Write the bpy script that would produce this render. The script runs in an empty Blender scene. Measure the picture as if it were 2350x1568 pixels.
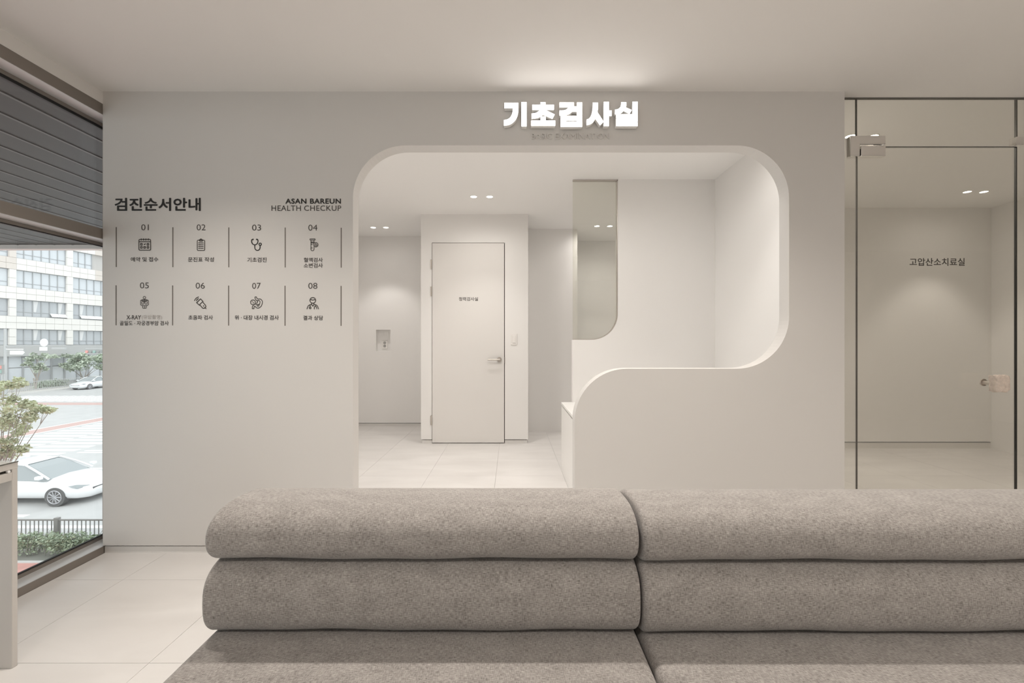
import bpy, bmesh, math, random
from mathutils import Vector, Matrix
R = math.radians
random.seed(7)
scene = bpy.context.scene
C = scene.collection

# ---------------------------------------------------------------- camera, world, exposure
F, CX, CY, H = 1060.0, 1173.0, 788.0, 1.15        # focal length (px), vanishing point (px), eye height (m)
cam_d = bpy.data.cameras.new('camera'); cam = bpy.data.objects.new('camera', cam_d); C.objects.link(cam)
cam.location = (0, 0, H); cam.rotation_euler = (R(90), 0, 0)
cam_d.sensor_width = 36.0; cam_d.lens = F / 2350 * 36
cam_d.shift_x = (1175 - CX) / 2350; cam_d.shift_y = (CY - 784) / 2350
cam_d.clip_start = 0.02; cam_d.clip_end = 500
scene.camera = cam
vs = scene.view_settings
vs.view_transform = 'Standard'; vs.look = 'None'; vs.gamma = 1; vs.use_curve_mapping = False
vs.exposure = 0.0
scene.cycles.use_denoising = True
scene.cycles.max_bounces = 10; scene.cycles.diffuse_bounces = 6
scene.cycles.transparent_max_bounces = 12
scene.cycles.sample_clamp_indirect = 6.0
scene.cycles.caustics_reflective = False; scene.cycles.caustics_refractive = False

world = bpy.data.worlds.new('overcast_sky'); scene.world = world
world.use_nodes = True
wb = world.node_tree.nodes['Background']
wb.inputs[0].default_value = (0.93, 0.97, 1.0, 1); wb.inputs[1].default_value = 1.75
sun_d = bpy.data.lights.new('sun', 'SUN'); sun_d.energy = 0.9; sun_d.angle = R(20); sun_d.color = (1, .97, .93)
sun = bpy.data.objects.new('sun', sun_d); C.objects.link(sun)
sun.rotation_euler = (R(48), 0, R(20)); sun.location = (-20, -10, 30)

WARM = (1.0, 0.925, 0.845)
P_WAIT, P_INNER, P_GLASS = 37.5, 13.8, 15.0     # narrow beams (W)
P_FLOOD_W, P_FLOOD_I, P_FLOOD_G = 15.5, 15.8, 22.0   # wide fill spots added to the fixtures for flatter light (W)
A_WAIT = 112.0
WHITE = (1.0, .95, .90)

# ---------------------------------------------------------------- helpers
def W(px, py, Y):
    return ((px - CX) * Y / F, Y, H - (py - CY) * Y / F)
def wx(px, Y): return (px - CX) * Y / F
def wz(py, Y): return H - (py - CY) * Y / F

def tag(o, label=None, cat=None, group=None, kind=None):
    if label: o['label'] = label
    if cat: o['category'] = cat
    if group: o['group'] = group
    if kind: o['kind'] = kind
    return o

def empty(name, loc=(0, 0, 0), rz=0, label=None, cat=None, group=None, kind=None):
    o = bpy.data.objects.new(name, None); C.objects.link(o)
    o.location = loc; o.rotation_euler = (0, 0, rz); o.empty_display_size = .05
    return tag(o, label, cat, group, kind)

class MB:
    def __init__(self): self.v = []; self.f = []; self.uv = None
    def add(self, vs_, fs_):
        n = len(self.v); self.v += [tuple(p) for p in vs_]
        self.f += [tuple(i + n for i in f) for f in fs_]; return self
    def box(self, x0, y0, z0, x1, y1, z1):
        x0, x1 = min(x0, x1), max(x0, x1); y0, y1 = min(y0, y1), max(y0, y1); z0, z1 = min(z0, z1), max(z0, z1)
        return self.add([(x0,y0,z0),(x1,y0,z0),(x1,y1,z0),(x0,y1,z0),(x0,y0,z1),(x1,y0,z1),(x1,y1,z1),(x0,y1,z1)],
                        [(0,3,2,1),(4,5,6,7),(0,1,5,4),(1,2,6,5),(2,3,7,6),(3,0,4,7)])
    def tube(self, pts, rad, n=8, cap=True):
        pts = [Vector(p) for p in pts]; rs = rad if isinstance(rad, (list, tuple)) else [rad] * len(pts)
        base = len(self.v)
        for i, p in enumerate(pts):
            t = (pts[min(i + 1, len(pts) - 1)] - pts[max(i - 1, 0)])
            t = t.normalized() if t.length > 1e-9 else Vector((0, 0, 1))
            a = t.orthogonal().normalized() if i == 0 else (a - t * a.dot(t)).normalized()
            b = t.cross(a)
            for k in range(n):
                w = 2 * math.pi * k / n
                self.v.append(tuple(p + (a * math.cos(w) + b * math.sin(w)) * rs[i]))
        for i in range(len(pts) - 1):
            for k in range(n):
                k2 = (k + 1) % n
                self.f.append((base + i*n + k, base + i*n + k2, base + (i+1)*n + k2, base + (i+1)*n + k))
        if cap:
            self.f.append(tuple(base + k for k in reversed(range(n))))
            self.f.append(tuple(base + (len(pts)-1)*n + k for k in range(n)))
        return self
    def prism_y(self, poly, y0, y1):           # poly: (x, z) outline
        n = len(poly); base = len(self.v)
        self.v += [(x, y0, z) for x, z in poly] + [(x, y1, z) for x, z in poly]
        self.f.append(tuple(base + i for i in range(n)))
        self.f.append(tuple(base + n + i for i in reversed(range(n))))
        for i in range(n):
            j = (i + 1) % n
            self.f.append((base + j, base + i, base + n + i, base + n + j))
        return self
    def build(self, name, mat=None, parent=None, smooth=False, bevel=0, seg=2, loc=None, tri=False):
        me = bpy.data.meshes.new(name)
        bm = bmesh.new()
        vv = [bm.verts.new(p) for p in self.v]
        for f in self.f:
            try: bm.faces.new([vv[i] for i in f])
            except ValueError: pass
        bmesh.ops.recalc_face_normals(bm, faces=bm.faces[:])
        big = [f for f in bm.faces if len(f.verts) > 4]
        if big: bmesh.ops.triangulate(bm, faces=big)
        bm.to_mesh(me); bm.free()
        return link(name, me, mat, parent, smooth, bevel, seg, loc)

def link(name, me, mat=None, parent=None, smooth=False, bevel=0, seg=2, loc=None):
    if mat is not None and not me.materials: me.materials.append(mat)
    o = bpy.data.objects.new(name, me); C.objects.link(o)
    if parent is not None: o.parent = parent
    if loc is not None: o.location = loc
    if smooth:
        for p in me.polygons: p.use_smooth = True
    if bevel:
        b = o.modifiers.new('bevel', 'BEVEL'); b.width = bevel; b.segments = seg; b.limit_method = 'ANGLE'; b.angle_limit = R(40)
    return o

def box(name, x0, y0, z0, x1, y1, z1, mat, parent=None, bevel=0, seg=2):
    return MB().box(x0, y0, z0, x1, y1, z1).build(name, mat, parent, bevel=bevel, seg=seg)

def arc(cx, cz, r, a0, a1, n=20):
    return [(cx + r * math.cos(R(a0 + (a1 - a0) * i / n)), cz + r * math.sin(R(a0 + (a1 - a0) * i / n))) for i in range(n + 1)]

# ---------------------------------------------------------------- materials
def new_mat(name):
    m = bpy.data.materials.new(name); m.use_nodes = True
    nt = m.node_tree; return m, nt, nt.nodes['Principled BSDF']
def plain(name, col, rough=.6, metal=0, spec=.5, noise=0, nscale=3, bump=0, bscale=200, coat=0):
    m, nt, b = new_mat(name)
    b.inputs['Base Color'].default_value = (*col, 1); b.inputs['Roughness'].default_value = rough
    b.inputs['Metallic'].default_value = metal; b.inputs['Specular IOR Level'].default_value = spec
    if coat: b.inputs['Coat Weight'].default_value = coat; b.inputs['Coat Roughness'].default_value = .05
    if noise or bump:
        g = nt.nodes.new('ShaderNodeNewGeometry')
    if noise:
        n = nt.nodes.new('ShaderNodeTexNoise'); n.inputs['Scale'].default_value = nscale; n.inputs['Detail'].default_value = 5
        nt.links.new(g.outputs['Position'], n.inputs['Vector'])
        r = nt.nodes.new('ShaderNodeValToRGB')
        r.color_ramp.elements[0].position = .3; r.color_ramp.elements[1].position = .7
        r.color_ramp.elements[0].color = (*[c * (1 - noise) for c in col], 1)
        r.color_ramp.elements[1].color = (*[min(1, c * (1 + noise)) for c in col], 1)
        nt.links.new(n.outputs['Fac'], r.inputs['Fac']); nt.links.new(r.outputs['Color'], b.inputs['Base Color'])
    if bump:
        n2 = nt.nodes.new('ShaderNodeTexNoise'); n2.inputs['Scale'].default_value = bscale; n2.inputs['Detail'].default_value = 3
        nt.links.new(g.outputs['Position'], n2.inputs['Vector'])
        bp = nt.nodes.new('ShaderNodeBump'); bp.inputs['Strength'].default_value = bump; bp.inputs['Distance'].default_value = .002
        nt.links.new(n2.outputs['Fac'], bp.inputs['Height']); nt.links.new(bp.outputs['Normal'], b.inputs['Normal'])
    return m
def emit(name, col, s):
    m, nt, b = new_mat(name)
    b.inputs['Base Color'].default_value = (*col, 1)
    b.inputs['Emission Color'].default_value = (*col, 1); b.inputs['Emission Strength'].default_value = s
    return m
def thin_glass(name, tint=(.97, .98, .97), ior=1.45, rough=0.0, gl=1.0):
    m = bpy.data.materials.new(name); m.use_nodes = True; nt = m.node_tree; nt.nodes.clear()
    o = nt.nodes.new('ShaderNodeOutputMaterial'); mx = nt.nodes.new('ShaderNodeMixShader')
    t = nt.nodes.new('ShaderNodeBsdfTransparent'); t.inputs[0].default_value = (*tint, 1)
    g = nt.nodes.new('ShaderNodeBsdfGlossy'); g.inputs['Roughness'].default_value = rough; g.inputs[0].default_value = (gl, gl, gl, 1)
    fr = nt.nodes.new('ShaderNodeFresnel')
    ge = nt.nodes.new('ShaderNodeNewGeometry'); mr = nt.nodes.new('ShaderNodeMapRange')   # same outer reflectance on both faces of the sheet
    mr.inputs['To Min'].default_value = ior; mr.inputs['To Max'].default_value = 1/ior
    nt.links.new(ge.outputs['Backfacing'], mr.inputs['Value']); nt.links.new(mr.outputs['Result'], fr.inputs['IOR'])
    nt.links.new(fr.outputs[0], mx.inputs[0]); nt.links.new(t.outputs[0], mx.inputs[1]); nt.links.new(g.outputs[0], mx.inputs[2])
    nt.links.new(mx.outputs[0], o.inputs[0])
    return m

def fabric_mat():
    m, nt, b = new_mat('heather_grey_linen')
    uv = nt.nodes.new('ShaderNodeUVMap')
    def nz(sx, sy, det=2):
        mp = nt.nodes.new('ShaderNodeMapping'); mp.inputs['Scale'].default_value = (sx, sy, 1)
        n = nt.nodes.new('ShaderNodeTexNoise'); n.inputs['Scale'].default_value = 1; n.inputs['Detail'].default_value = det
        nt.links.new(uv.outputs[0], mp.inputs[0]); nt.links.new(mp.outputs[0], n.inputs['Vector']); return n.outputs['Fac']
    def mth(op, a, c):
        n = nt.nodes.new('ShaderNodeMath'); n.operation = op
        for i, q in enumerate((a, c)):
            if isinstance(q, (int, float)): n.inputs[i].default_value = q
            else: nt.links.new(q, n.inputs[i])
        return n.outputs[0]
    weft, warp, blot = nz(90, 620), nz(620, 90), nz(14, 22, 3)
    s = mth('ADD', mth('ADD', mth('MULTIPLY', weft, .55), mth('MULTIPLY', warp, .38)), mth('MULTIPLY', blot, .16))
    r = nt.nodes.new('ShaderNodeValToRGB')
    e = r.color_ramp.elements
    e[0].position = .37; e[0].color = (.125, .113, .104, 1)
    e[1].position = .72; e[1].color = (.48, .452, .428, 1)
    nt.links.new(s, r.inputs['Fac']); nt.links.new(r.outputs['Color'], b.inputs['Base Color'])
    b.inputs['Roughness'].default_value = .95; b.inputs['Specular IOR Level'].default_value = .15
    b.inputs['Sheen Weight'].default_value = .25; b.inputs['Sheen Roughness'].default_value = .5
    bp = nt.nodes.new('ShaderNodeBump'); bp.inputs['Strength'].default_value = .35; bp.inputs['Distance'].default_value = .0015
    nt.links.new(s, bp.inputs['Height']); nt.links.new(bp.outputs['Normal'], b.inputs['Normal'])
    return m

def tile_mat():
    m, nt, b = new_mat('pale_porcelain_tile')
    g = nt.nodes.new('ShaderNodeNewGeometry')
    n = nt.nodes.new('ShaderNodeTexNoise'); n.inputs['Scale'].default_value = 2.2; n.inputs['Detail'].default_value = 8; n.inputs['Distortion'].default_value = .6
    mp = nt.nodes.new('ShaderNodeMapping'); mp.inputs['Scale'].default_value = (.8, 2.0, 1)
    nt.links.new(g.outputs['Position'], mp.inputs[0]); nt.links.new(mp.outputs[0], n.inputs['Vector'])
    r = nt.nodes.new('ShaderNodeValToRGB')
    r.color_ramp.elements[0].position = .3; r.color_ramp.elements[0].color = (.70, .68, .66, 1)
    r.color_ramp.elements[1].position = .7; r.color_ramp.elements[1].color = (.775, .757, .738, 1)
    nt.links.new(n.outputs['Fac'], r.inputs['Fac']); nt.links.new(r.outputs['Color'], b.inputs['Base Color'])
    b.inputs['Roughness'].default_value = .38; b.inputs['Specular IOR Level'].default_value = .45
    return m

M = {}
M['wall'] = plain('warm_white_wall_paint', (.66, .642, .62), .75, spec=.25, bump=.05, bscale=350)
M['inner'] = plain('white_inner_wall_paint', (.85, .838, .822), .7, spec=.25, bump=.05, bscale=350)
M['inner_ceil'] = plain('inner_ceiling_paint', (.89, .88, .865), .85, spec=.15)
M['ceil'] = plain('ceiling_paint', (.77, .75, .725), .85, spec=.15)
M['base'] = plain('base_white', (.76, .745, .72), .5)
M['tile'] = tile_mat()
M['grout'] = plain('beige_grout', (.64, .61, .58), .9)
M['fabric'] = fabric_mat()
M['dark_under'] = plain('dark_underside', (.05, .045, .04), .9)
M['bronze'] = plain('brown_bronze_aluminium', (.27, .24, .215), .30, metal=.45)
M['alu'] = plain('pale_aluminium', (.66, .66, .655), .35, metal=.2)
M['gasket'] = plain('black_gasket', (.012, .012, .012), .5)
M['glass'] = thin_glass('window_glass', (.96, .975, .97))
M['dglass'] = thin_glass('partition_glass', (.90, .895, .87), 1.5)
M['nglass'] = thin_glass('screen_glass', (.93, .93, .90), 1.5)
M['edge'] = plain('glass_edge_dark', (.10, .095, .085), .25)
M['chrome'] = plain('polished_steel', (.78, .76, .74), .10, metal=1)
M['steel'] = plain('satin_steel', (.62, .58, .54), .28, metal=1)
M['seal'] = plain('dark_gap', (.03, .026, .022), .8)
M['door'] = plain('door_white', (.775, .755, .73), .5, spec=.3)
M['black'] = plain('black_vinyl', (.016, .014, .012), .6)
M['char'] = plain('charcoal_vinyl', (.045, .038, .033), .6)
M['line'] = plain('grey_brown_vinyl', (.14, .12, .105), .6)
M['greyink'] = plain('light_grey_vinyl', (.36, .33, .305), .6)
M['sign_face'] = emit('lit_sign_face', (1.0, .97, .94), 4.8)
M['sign_side'] = plain('sign_side_white', (.80, .79, .77), .5)
M['lens'] = emit('lamp_lens', (1.0, .95, .88), 14.0)
M['plastic'] = plain('white_plastic', (.83, .81, .785), .35)
M['socket'] = plain('grey_socket', (.35, .34, .33), .5)
M['slab'] = plain('white_counter', (.86, .85, .83), .35)
M['stone'] = plain('rough_travertine', (.66, .57, .50), .85, noise=.12, nscale=60, bump=.6, bscale=120)
M['desk'] = plain('desk_laminate', (.57, .545, .515), .5)
# outside: haze and washed-out look painted in as paler colours
M['road'] = plain('asphalt', (.52, .52, .515), .9, noise=.05, nscale=1.5)
M['paint'] = plain('road_paint', (.92, .92, .91), .8)
M['redlane'] = plain('red_lane_paint', (.56, .40, .37), .9)
M['redpave'] = plain('red_paving', (.62, .33, .29), .9, noise=.08, nscale=4)
M['kerb'] = plain('kerb_stone', (.66, .65, .63), .9)
M['walk'] = plain('sidewalk', (.60, .58, .55), .9, noise=.05, nscale=2)
M['clad'] = plain('cream_cladding', (.80, .775, .74), .7)
M['clad2'] = plain('beige_cladding', (.70, .64, .59), .7)
M['core'] = plain('joint_grey', (.55, .53, .51), .9)
M['wframe'] = plain('grey_window_frame', (.40, .41, .42), .5)
M['pane'] = plain('pale_blue_pane', (.64, .67, .70), .12, spec=.6)
M['pane_dark'] = plain('grey_pane', (.47, .49, .51), .10, spec=.6)
M['podium'] = plain('grey_podium_stone', (.48, .48, .475), .6)
M['curtain'] = plain('white_curtain', (.72, .72, .72), .9)
M['soffit'] = plain('dark_metal_soffit', (.018, .018, .0175), .45, metal=.3)
M['soffit_rib'] = plain('grey_soffit_rib', (.13, .13, .126), .5, metal=.2)
M['soffit_edge'] = plain('pale_canopy_edge', (.62, .60, .57), .7)
M['bark'] = plain('bark', (.42, .38, .34), .9)
M['leaf_y'] = plain('olive_leaf', (.56, .58, .40), .7, noise=.25, nscale=3)
M['leaf_g'] = plain('green_leaf', (.27, .35, .22), .7, noise=.35, nscale=2)
M['leaf_f'] = plain('haze_paled_green_leaf', (.52, .58, .48), .8, noise=.3, nscale=1)
M['hedge'] = plain('hedge_leaf', (.36, .43, .31), .8, noise=.4, nscale=6)
M['hedge_in'] = plain('hedge_shade_twigs', (.30, .30, .27), .95)
M['fence'] = plain('dark_fence_metal', (.28, .27, .26), .6)
M['pole'] = plain('grey_pole', (.50, .51, .51), .5)
M['signwhite'] = plain('sign_white', (.90, .90, .89), .5)
M['car'] = plain('white_car_paint', (.86, .87, .88), .25, coat=.6)
M['carglass'] = plain('car_glass', (.34, .37, .38), .08)
M['tyre'] = plain('tyre', (.13, .13, .13), .8)
M['rim'] = plain('alloy_rim', (.5, .5, .52), .35, metal=.7)
M['red'] = plain('red_lamp', (.75, .36, .33), .4)
M['green'] = plain('green_lamp', (.34, .48, .44), .4)
M['housing'] = plain('signal_housing', (.34, .35, .34), .6)

# ---------------------------------------------------------------- room shell
YW, TW = 2.52, .093            # front wall face and thickness
ZC, ZI = 2.524, 2.63           # ceilings: waiting room, inner rooms
XL, XR = -2.228, 1.819
YG = 2.585                     # glass partition
YB, XE = -1.8, 7.2
BZ = .046                      # height of recessed base

floor = empty('floor', (0, 0, 0), label='pale beige porcelain tiled floor running through all the rooms', cat='floor', kind='structure')
box('floor_bed', -2.42, YB - .15, -.30, XE + .15, 6.95, -.006, M['grout'], floor)
T = .585; tx0 = -.132; ty0 = 2.245
tile_me = None; gap = .0008
for i in range(-4, 13):
    for j in range(-7, 8):
        a0, a1 = tx0 + i*T, tx0 + (i+1)*T; b0, b1 = ty0 + j*T, ty0 + (j+1)*T
        c0, c1 = max(a0, XL), min(a1, XE); d0, d1 = max(b0, YB), min(b1, 6.7)
        if c1 - c0 < .02 or d1 - d0 < .02: continue
        if c0 > 5.3 and d0 > 2.7: continue
        if c0 > 1.95 and d0 > 5.1: continue
        full = c0 == a0 and c1 == a1 and d0 == b0 and d1 == b1
        if full:
            if tile_me is None:
                o = MB().box(gap, gap, -.01, T - gap, T - gap, 0).build('tile', M['tile'], floor); tile_me = o.data
            else: o = link('tile', tile_me, None, floor)
            o.location = (a0, b0, 0)
        else:
            MB().box(c0 + (gap if c0 == a0 else 0), d0 + (gap if d0 == b0 else 0), -.01, c1 - (gap if c1 == a1 else 0), d1 - (gap if d1 == b1 else 0), 0).build('tile', M['tile'], floor)

def struct(o, label, cat): return tag(o, label, cat, kind='structure')
struct(box('ceiling', -2.40, YB - .15, ZC, XE + .15, YG + .012, 2.80, M['ceil']), 'smooth warm white waiting room ceiling above the sofa', 'ceiling')
struct(box('ceiling_inner', -2.40, YW + TW - .02, ZI, 5.45, 6.95, 2.80, M['inner_ceil']), 'white ceiling of the inner examination rooms with downlights', 'ceiling')

def base_strip(x0, y0, x1, y1, parent):
    box('base_strip', x0, y0, 0, x1, y1, BZ - .010, M['base'], parent)

# front wall with the S-shaped opening
r = .286
xl, xr, zt = wx(810, YW), wx(1811, YW), wz(334, YW)
zl, xj = wz(846.5, YW), wx(1319, YW)
rb, rc = .286, .286
poly = [(XL, BZ), (xl, BZ)]
poly += arc(xl + r, zt - r, r, 180, 90)
poly += arc(xr - r, zt - r, r, 90, 0)
poly += arc(xr - rb, zl + rb, rb, 0, -90)
poly += arc(xj + rc, zl - rc, rc, 90, 180)
poly += [(xj, BZ), (XR, BZ), (XR, 2.70), (XL, 2.70)]
wf = empty('wall_front', (0, YW, 0), label='warm white partition wall with a large rounded S-shaped opening', cat='wall', kind='structure')
wf.location = (0, 0, 0)
MB().prism_y(poly, YW, YW + TW).build('wall_panel', M['wall'], wf)
base_strip(XL, YW + .012, xl - .012, YW + TW - .012, wf)
base_strip(xj + .012, YW + .012, XR, YW + TW - .012, wf)

# left facade: fascia, window
struct(box('trim_1', -2.34, YB, 2.457, XL, YW + .19, ZC + .05, M['ceil']), 'white boxed ceiling edge above the left window', 'trim')
win = empty('window_1', (-2.28, 0, 0), label='tall street window with brown metal frame and one crossbar', cat='window', kind='structure')
win.location = (0, 0, 0)
XF, XGl = -2.23, -2.33
y0w, y1w = YB, 2.70
mb = MB().box(XGl - .03, y0w, -.02, XF, y1w, .038)
mb.build('sill_rail', M['bronze'], win)
box('head_rail', XGl - .03, y0w, 2.400, XF, y1w, 2.46, M['bronze'], win)
box('crossbar', XGl - .03, y0w, 1.720, XF, y1w, 1.775, M['bronze'], win)
box('jamb', XGl - .03, 2.667, .038, XF, y1w, 2.40, M['bronze'], win)
box('jamb', XGl - .03, y0w, .038, XF, y0w + .06, 2.40, M['bronze'], win)
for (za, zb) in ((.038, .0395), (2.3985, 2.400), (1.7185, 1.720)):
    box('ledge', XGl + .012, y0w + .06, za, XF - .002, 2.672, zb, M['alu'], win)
for (za, zb) in ((.038, .057), (1.702, 1.720), (1.775, 1.79), (2.380, 2.400)):
    box('glazing_bead', XGl - .012, y0w + .06, za, XGl + .012, 2.672, zb, M['bronze'], win)
for (za, zb) in ((.057, .062), (1.698, 1.702), (2.366, 2.380)):
    box('gasket', XGl - .006, y0w + .06, za, XGl + .006, 2.672, zb, M['gasket'], win)
box('pane', XGl - .004, y0w + .06, .05, XGl + .001, 2.672, 1.71, M['glass'], win)
box('pane', XGl - .004, y0w + .06, 1.78, XGl + .001, 2.672, 2.39, M['glass'], win)

# walls of the waiting room behind the camera
struct(box('wall_back', -2.5, YB - .15, 0, XE + .15, YB, 2.75, M['wall']), 'plain white wall of the waiting room opposite the sofa', 'wall')
struct(box('wall_right', XE, YB - .1, 0, XE + .15, 2.75, 2.75, M['wall']), 'plain white end wall of the waiting room', 'wall')
struct(box('wall_entry', 5.40, YG - .02, 0, XE + .1, YG + .1, 2.75, M['wall']), 'plain white wall to the right of the glass partition', 'wall')

# inner rooms
YL, YD, YC, YN, YH = 6.40, 5.30, 5.98, 4.17, 6.68
struct(MB().box(-2.34, YW + TW + .08, 0, -2.262, 6.6, 2.75).box(-2.262, YW + TW - .002, 0, -2.20, 6.6, 2.75).build('wall_left', M['inner']), 'white side wall of the inner room on the window side', 'wall')
# back wall with the small niche
nx0, nx1, nz1, nz0 = wx(863, YL), wx(896, YL), wz(757, YL), wz(806, YL)
wbk = empty('wall_inner_back', label='white rear wall of the inner room with a small socket niche', cat='wall', kind='structure')
mb = MB().box(-2.25, YL, BZ, nx0, YL + .15, 2.75).box(nx1, YL, BZ, -.9, YL + .15, 2.75)
mb.box(nx0, YL, BZ, nx1, YL + .15, nz0).box(nx0, YL, nz1, nx1, YL + .15, 2.75)
mb.build('wall_panel', M['inner'], wbk)
box('niche_back', nx0 - .01, YL + .075, nz0 - .01, nx1 + .01, YL + .09, nz1 + .01, M['inner'], wbk)
base_strip(-2.25, YL + .012, -.9, YL + .1, wbk)
# hearing booth with door
bx0, bx1 = wx(966, YD), wx(1212, YD)
dx0, dx1, dz1 = wx(991, YD), wx(1158.5, YD), wz(557, YD)
bth = empty('wall_booth', label='white boxed wall around the hearing test booth', cat='wall', kind='structure')
mb = MB().prism_y([(bx0, BZ), (dx0, BZ), (dx0, dz1), (dx1, dz1), (dx1, BZ), (bx1, BZ), (bx1, 2.75), (bx0, 2.75)], YD, YD + .1)
mb.box(bx0, YD + .1, 0, bx0 + .08, YL + .05, 2.75).box(bx1 - .08, YD + .1, 0, bx1, YL + .05, 2.75)
mb.build('wall_panel', M['inner'], bth)
base_strip(bx0 + .01, YD + .012, dx0, YD + .09, bth); base_strip(dx1, YD + .012, bx1 - .01, YD + .09, bth)
box('door_recess', dx0 - .02, YD + .055, 0, dx1 + .02, YD + .07, dz1 + .03, M['seal'], bth)
# corridor walls
struct(box('wall_corridor', bx1 - .02, YC, 0, wx(1325, YC), YC + .12, 2.75, M['inner']), 'short white corridor wall beside the hearing booth', 'wall')
struct(box('wall_corridor_end', -.1, YH, 0, 1.95, YH + .15, 2.75, M['inner']), 'white wall at the far end of the corridor seen through the glass screen', 'wall')
struct(box('wall_divider', 1.84, YW + TW - .005, 0, 1.88, 6.75, 2.75, M['inner']), 'white side wall between the desk bay and the glass room', 'wall')
# free standing wall with glazed notch
fx0, fx1 = wx(1315, YN), 1.84
gx1, gz0, gr = wx(1418, YN), wz(780, YN), .235
wn = empty('wall_screen', label='white half-open wall behind the desk with a glazed notch', cat='wall', kind='structure')
np_ = [(fx0, 0), (fx1, 0), (fx1, 2.72), (gx1, 2.72)] + arc(gx1 - gr, gz0 + gr, gr, 0, -90) + [(fx0, gz0)]
MB().prism_y(np_, YN, YN + .09).build('wall_panel', M['inner'], wn)
gp = [(fx0, gz0 + .004), (gx1 - gr, gz0 + .004)] + arc(gx1 - gr, gz0 + gr, gr - .004, -90, 0) + [(gx1 - .004, ZI - .012), (fx0, ZI - .012)]
MB().prism_y(gp, YN + .016, YN + .024).build('glass_pane', M['nglass'], wn)
out_ = [(gx1, ZI)] + arc(gx1 - gr, gz0 + gr, gr, 0, -90) + [(fx0, gz0)]
in_ = [(gx1 - .007, ZI)] + arc(gx1 - gr, gz0 + gr, gr - .007, 0, -90) + [(fx0, gz0 + .006)]
MB().prism_y(out_ + in_[::-1], YN + .006, YN + .034).build('glass_trim', M['steel'], wn)
box('glass_trim', fx0, YN + .006, ZI - .012, gx1, YN + .034, ZI, M['steel'], wn)
# glass room shell
YGB, XGR = 5.04, 5.24
wg = empty('wall_glass_room', label='white rear wall of the room behind the glass door', cat='wall', kind='structure')
box('wall_panel', 1.86, YGB, .075, XGR + .2, YGB + .15, 2.75, M['inner'], wg)
box('base_strip', 1.86, YGB + .012, 0, XGR + .1, YGB + .1, .062, M['base'], wg)
struct(box('wall_glass_side', XGR, YG - .02, 0, XGR + .15, YGB + .1, 2.75, M['inner']), 'white side wall of the room behind the glass door', 'wall')

# ---------------------------------------------------------------- lettering helpers
def text_mesh(body, bold=0.0, spacing=1.0):
    cu = bpy.data.curves.new('t', 'FONT'); cu.body = body; cu.size = 1; cu.offset = bold; cu.space_character = spacing
    cu.resolution_u = 3
    ob = bpy.data.objects.new('t', cu); C.objects.link(ob)
    dg = bpy.context.evaluated_depsgraph_get(); dg.update()
    me = bpy.data.meshes.new_from_object(ob.evaluated_get(dg))
    vs_ = [tuple(v.co) for v in me.vertices]; fs_ = [tuple(p.vertices) for p in me.polygons]
    bpy.data.objects.remove(ob); bpy.data.curves.remove(cu); bpy.data.meshes.remove(me)
    return vs_, fs_
def text_on_wall(name, body, bb, Y, mat, parent=None, bold=0, lift=.0012, depth=0, spacing=1.0, Yproj=None):
    """bb: pixel box (x0,y0,x1,y1) the lettering fills on the vertical plane Y."""
    heavy = bold if bold > .013 else 0
    vs_, fs_ = text_mesh(body, 0 if heavy else bold, spacing)
    if heavy:                                   # thicken by overlaid shifted copies (keeps the counters open)
        v0, f0 = vs_, fs_; vs_, fs_ = [], []
        for q in range(8):
            n0 = len(vs_); dx, dy = heavy*math.cos(q*math.pi/4), heavy*math.sin(q*math.pi/4)
            vs_ += [(v[0] + dx, v[1] + dy, q) for v in v0]; fs_ += [tuple(i + n0 for i in f) for f in f0]
    xs = [v[0] for v in vs_]; ys = [v[1] for v in vs_]
    ax, bx = min(xs), max(xs); ay, by = min(ys), max(ys)
    X0, Z1 = wx(bb[0], Y), wz(bb[1], Y); X1, Z0 = wx(bb[2], Y), wz(bb[3], Y)
    mp = [(X0 + (v[0]-ax)/(bx-ax)*(X1-X0), Z0 + (v[1]-ay)/(by-ay)*(Z1-Z0)) for v in vs_]
    mb = MB()
    if not depth:
        mb.v = [(x, Y - lift - (v[2]*4e-6 if heavy else 0), z) for (x, z), v in zip(mp, vs_)]; mb.f = [f for f in fs_]
        return mb.build(name, mat, parent)
    n = len(mp); yf, yb = Y - lift - depth, Y - lift
    mb.v = [(x, yf, z) for x, z in mp] + [(x, yb, z) for x, z in mp]
    cnt = {}
    for f in fs_:
        mb.f.append(f)
        for i in range(len(f)):
            e = (f[i], f[(i+1) % len(f)]); cnt[e] = 1
    for (a, b_) in list(cnt):
        if (b_, a) not in cnt: mb.f.append((a, b_, b_ + n, a + n))
    return mb.build(name, mat, parent)

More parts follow.
